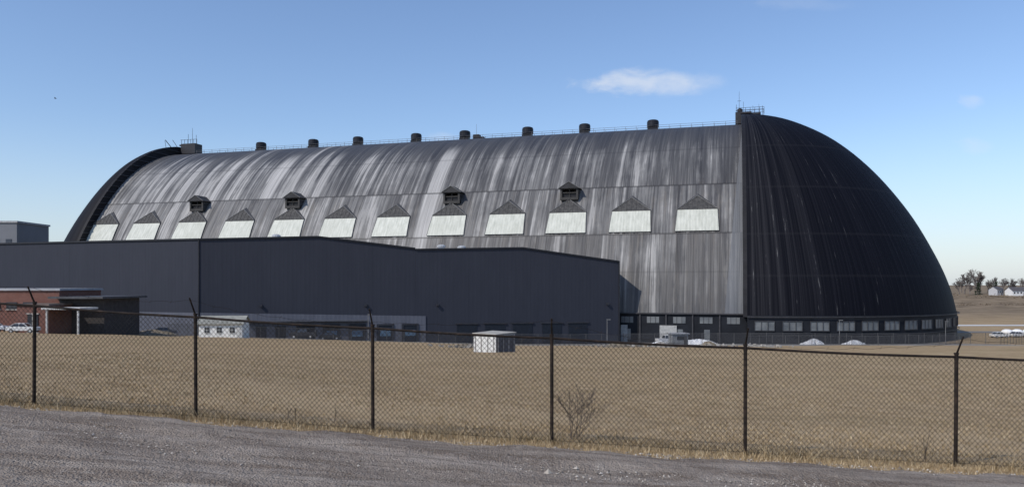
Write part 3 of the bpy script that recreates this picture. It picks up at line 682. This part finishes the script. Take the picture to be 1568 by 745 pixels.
# ------------------------------------------------------------------ near chain link fence
cf=empty('chain_link_fence',(0,13.6,0)); rust=NT('rusted_steel'); nz=rust.noise(rust.obj(),9,5,.7)
rust.fin(rust.ramp(nz,[(.35,(.010,.008,.007)),(.55,(.026,.018,.014)),(.75,(.065,.042,.030))]),.75,0,.2)
PX=[-18.6,-15.3,-12.0,-8.73,-5.68,-2.457,.691,3.974,7.412,10.8,14.1,17.5]
FHt=1.83
def fp(x,h,out=0): 
    return (x,fy(x)-13.6-out,H(x,fy(x))+h)
po=Acc()
lean=[0,.0,.0,.012,-.01,-.006,.0,.004,.016,0,0,0]
for x,ln in zip(PX,lean):
    b0=Vector(fp(x,-.2)); t0=Vector(fp(x,FHt+.04))+Vector((ln,0,0))
    po.rod(b0,t0,.031,n=10); po.rod(t0,t0+Vector((0,0,.03)),.04,n=10)
    r1=t0+Vector((-.015+ln,-.20,.31)); po.rod(t0,r1,.018,.014,n=6)
    po.rod(t0+Vector((0,0,-.09)),t0+Vector((0,0,-.05)),.037,n=8)
    for hh_ in(.35,.8,1.25): q=Vector(fp(x,hh_)); po.rod(q,q+Vector((0,0,.015)),.034,n=8)
po.make('posts',rust.mat,cf)
ra_=Acc()
for x0,x1 in zip(PX[:-1],PX[1:]):
    for k in range(6):
        a=x0+(x1-x0)*k/6; b_=x0+(x1-x0)*(k+1)/6
        sag=lambda t:-.02*math.sin(math.pi*t)
        pa_=Vector(fp(x0,FHt)).lerp(Vector(fp(x1,FHt)),k/6)+Vector((0,0,sag(k/6))); pb_=Vector(fp(x0,FHt)).lerp(Vector(fp(x1,FHt)),(k+1)/6)+Vector((0,0,sag((k+1)/6)))
        ra_.rod(pa_,pb_,.021,n=8)
        w0=Vector(fp(a,.06)); w1=Vector(fp(b_,.06)); ra_.rod(w0,w1,.003,n=3)
ra_.make('top_rail',rust.mat,cf)
wr=Acc(); wmt=NT('chainlink_wire'); wmt.fin(wmt.ramp(wmt.noise(wmt.obj(),2.5,3,.6),[(.35,(.012,.010,.009)),(.7,(.045,.038,.032))]),.6,0,.25)
pitch=.084
def bow(x,h): return .02*math.sin(x*1.9)*math.sin(h*1.7)+.012*math.sin(x*5.3+h*2)
x=-14.0
hT=FHt-.02; hB=.04
while x<14.0:
    for sg in(1,-1):
        prev=None
        for k in range(5):
            h=hB+(hT-hB)*k/4; xx=x+sg*(h-hB)*.92
            p=Vector(fp(xx,h,.026)); p.y+=bow(xx,h); p.x+=.006*math.sin(xx*3+h*4)
            if prev is not None: wr.rod(prev,p,.0038,n=3)
            prev=p
    x+=pitch
wr.make('wire_mesh',wmt.mat,cf,uvs=[(0,0)]*len(wr.v))
bwv=Acc()
for (xa,xb,s_,h0,h1) in((-12,-8.73,.10,.33,.33),(-8.73,-5.68,.26,.33,.30),(-5.68,-2.457,.30,.30,.1),(-2.457,.691,.16,.12,.31),(.691,3.974,.28,.30,.02),(3.974,7.412,.2,.05,.25),(7.412,10.8,.1,.3,.3)):
    prev=None
    for k in range(25):
        t=k/24; x=xa+(xb-xa)*t; h=h0+(h1-h0)*t-s_*4*t*(1-t)*.35+.012*math.sin(k*1.7)
        p=Vector(fp(x,FHt+h,.19)); 
        if prev is not None: bwv.rod(prev,p,.0028,n=3)
        if k%3==0: bwv.rod(p+Vector((-.02,0,-.03)),p+Vector((.02,0,.03)),.0022,n=3)
        prev=p
bwv.make('barbed_wire',rust.mat,cf,uvs=[(0,0)]*len(bwv.v))
# ------------------------------------------------------------------ plants
def grow(a,p,d,l,r,dep,rd,spread=.5,kids=3,minr=.002,up=.15):
    n=2; q=p
    for i in range(n):
        d=(d+Vector((rd.gauss(0,.12),rd.gauss(0,.12),rd.gauss(0,.06)+up*.3))).normalized(); q2=q+d*l/n
        a.rod(q,q2,max(minr,r*(1-.3*i/n)),max(minr,r*(1-.3*(i+1)/n)),n=3 if dep<3 else 5); q=q2
        if dep>0 and i==0:
            dd=(d+Vector((rd.gauss(0,spread),rd.gauss(0,spread),rd.gauss(0,spread*.5)+up))).normalized(); grow(a,q,dd,l*.66,r*.5,dep-1,rd,spread,kids,minr,up)
    if dep>0:
        for _ in range(kids):
            dd=(d+Vector((rd.gauss(0,spread),rd.gauss(0,spread),rd.gauss(0,spread*.5)+up))).normalized(); grow(a,q,dd,l*rd.uniform(.6,.8),r*.62,dep-1,rd,spread,kids,minr,up)
tw=plain('bare_twig',(.10,.075,.06),.9,.3,6)
def shrub(name,x,y,h,n,seed,dep=3,kids=2,mr=.0025,spread=.4):
    rd=random.Random(seed); a=Acc()
    for _ in range(n):
        d_=Vector((rd.gauss(0,.28),rd.gauss(0,.28),1)).normalized(); grow(a,Vector((rd.gauss(0,.04),rd.gauss(0,.04),-.02)),d_,h*.36,.008,dep,rd,spread,kids,mr)
    o=a.make(name,tw,uvs=[(0,0)]*len(a.v)); o.location=(x,y,H(x,y)); return o
shrub('bare_shrub',1.12,14.3,1.1,6,3,3,2,.0032)
shrub('thin_sapling',7.0,13.35,.85,2,5,2,1,.003,.15); shrub('thin_sapling',-3.35,14.8,.7,1,6,2,1,.003,.2); shrub('thin_sapling',-4.05,14.4,.4,2,9,2,2,.003,.2)
base=[]
for sd_ in range(4):
    rd=random.Random(20+sd_); a=Acc(); grow(a,Vector((0,0,-.5)),Vector((0,0,1)),5.4,.42,4,rd,.45,4,.05,.10); base.append((np.array(a.v),a.f))
bvv=[];bff=[];off=0
tr_pos=[]
for _ in range(36): tr_pos.append((random.uniform(322,620),random.uniform(570,690),random.uniform(.5,.85)))
for x,y,s_ in((348,600,1.1),(356,596,1.25),(362,604,1.1),(371,600,.85),(343,598,.75),(380,605,.8),(396,606,.8)): tr_pos.append((x,y,s_))
for _ in range(24): tr_pos.append((random.uniform(-900,-330),random.uniform(600,800),random.uniform(.7,1.2)))
for x,y,s_ in tr_pos:
    v,f=base[random.randrange(4)]; a=random.uniform(0,6.28); ca,sa_=math.cos(a),math.sin(a)
    vv=np.empty_like(v); vv[:,0]=(v[:,0]*ca-v[:,1]*sa_)*s_+x; vv[:,1]=(v[:,0]*sa_+v[:,1]*ca)*s_+y; vv[:,2]=v[:,2]*s_+H(x,y)
    bvv.append(vv); bff+= [tuple(i+off for i in q) for q in f]; off+=len(v)
bvv=np.concatenate(bvv)
mesh('distant_bare_trees',bvv.tolist(),bff,plain('far_bark',(.15,.13,.12),.95,.3,.2),uvs=[(0,0)]*len(bvv))
def clumps(name,items,mat):
    v=[];f=[]
    for x,y,rx,ry,h,n,cone in items:
        z0=H(x,y)
        for _ in range(n):
            t=random.random(); a=random.uniform(0,6.28); rr_=(1-t*.95 if cone else math.sqrt(max(.05,1-(2*t-1)**2)))*random.uniform(.4,1.05)
            c=Vector((x+rx*rr_*math.cos(a),y+ry*rr_*math.sin(a),z0+h*t)); s_=random.uniform(.3,.7)*max(.6,h/10)
            o=len(v)
            for _k in range(3): v.append(tuple(c+Vector((random.gauss(0,s_),random.gauss(0,s_),random.gauss(0,s_*.6)))))
            f.append((o,o+1,o+2))
    mt=NT(mat[0]); mt.fin(mt.ramp(mt.island(),[(0,mat[1]),(1,mat[2])]),.95,0,.1); mesh(name,v,f,mt.mat,uvs=[(0,0)]*len(v))
clumps('evergreen_trees',[(351,588,3.2,3.2,9,300,1),(366,590,2.6,2.6,9.5,260,1),(640,620,4,4,11,300,1)],('far_evergreen',(.016,.028,.018),(.05,.07,.04)))
clumps('distant_hedge',[(x,545+random.uniform(-12,12),5,3,random.uniform(1.6,3.4),60,0) for x in np.arange(285,560,5)]+[(x,470+random.uniform(-4,4),3.5,2,random.uniform(1.0,2.2),40,0) for x in np.arange(268,400,5)],('far_scrub',(.06,.045,.032),(.15,.11,.08)))
def house(x,y,w,dp,h,rz,c):
    o=empty('distant_house',(x,y,H(x,y)),rz); m=plain('house_siding',c,.8,.05); 
    mesh('walls',[(-w,-dp,-1),(w,-dp,-1),(w,dp,-1),(-w,dp,-1),(-w,-dp,h),(w,-dp,h),(w,dp,h),(-w,dp,h),(-w,0,h+dp*.6),(w,0,h+dp*.6)],[(0,1,5,4),(1,2,6,9,5),(2,3,7,6),(3,0,4,8,7)],m,o)
    e_=.5; mesh('roof',[(-w-e_,-dp-e_,h-.3),(w+e_,-dp-e_,h-.3),(w+e_,0,h+dp*.6+.15),(-w-e_,0,h+dp*.6+.15),(w+e_,dp+e_,h-.3),(-w-e_,dp+e_,h-.3)],[(0,1,2,3),(3,2,4,5)],plain('house_roof',(.09,.085,.09),.8),o)
    a=Acc()
    for q in np.arange(-w+1.5,w-1,2.6): a.box((q,-dp-.04,h*.55),(1.0,.1,1.2))
    a.box((w*.4,-dp-.05,.9),(.95,.1,2.0)); a.make('windows_door',glass,o)
house(372,575,6.5,4,3.8,.1,(.7,.7,.69)); house(388,572,5,3.6,3.4,-.2,(.62,.62,.6)); house(361,582,4,3.2,4.4,.5,(.45,.45,.46)); house(420,580,7,4,4,.1,(.5,.45,.4))
cm=plain('pale_concrete_road',(.55,.54,.52),.9,.12,.15)
mesh('distant_road',[(110,262,.05),(900,266,.05),(900,278,.05),(110,270,.05)],[(0,1,2,3)],cm)
mesh('access_road',[(118,226,.04),(900,226,.04),(900,233,.04),(118,233,.04)],[(0,1,2,3)],plain('asphalt_grey',(.16,.155,.15),.9,.15,.2))
bl=Acc()
for i in range(7):
    x=137+i*3.0; bl.lathe([(0.01,0),(1.1,.05),(1.4,.5),(1.45,.9),(1.1,1.4),(.5,1.6)],(x,216+.3*math.sin(i),0),12)
bl.make('wrapped_bales',snow)
bd=Acc(); bd.rod((-.28,0,0),(0,0,.03),.03,.09,n=6); bd.rod((0,0,.03),(.3,0,.02),.09,.02,n=6)
bo_=len(bd.v); bd.v+=[(-.12,0,.05),(.14,0,.05),(.05,.6,.22),(-.16,.62,.2),(.05,-.6,.22),(-.16,-.62,.2)]; bd.f+=[(bo_,bo_+1,bo_+2,bo_+3),(bo_+1,bo_,bo_+5,bo_+4)]
o=bd.make('bird',plain('bird_dark',(.02,.02,.02),.8)); o.location=(-117,200,14+284*200/1195); o.rotation_euler=(0,0,.3)
print('done',len(bpy.data.objects))
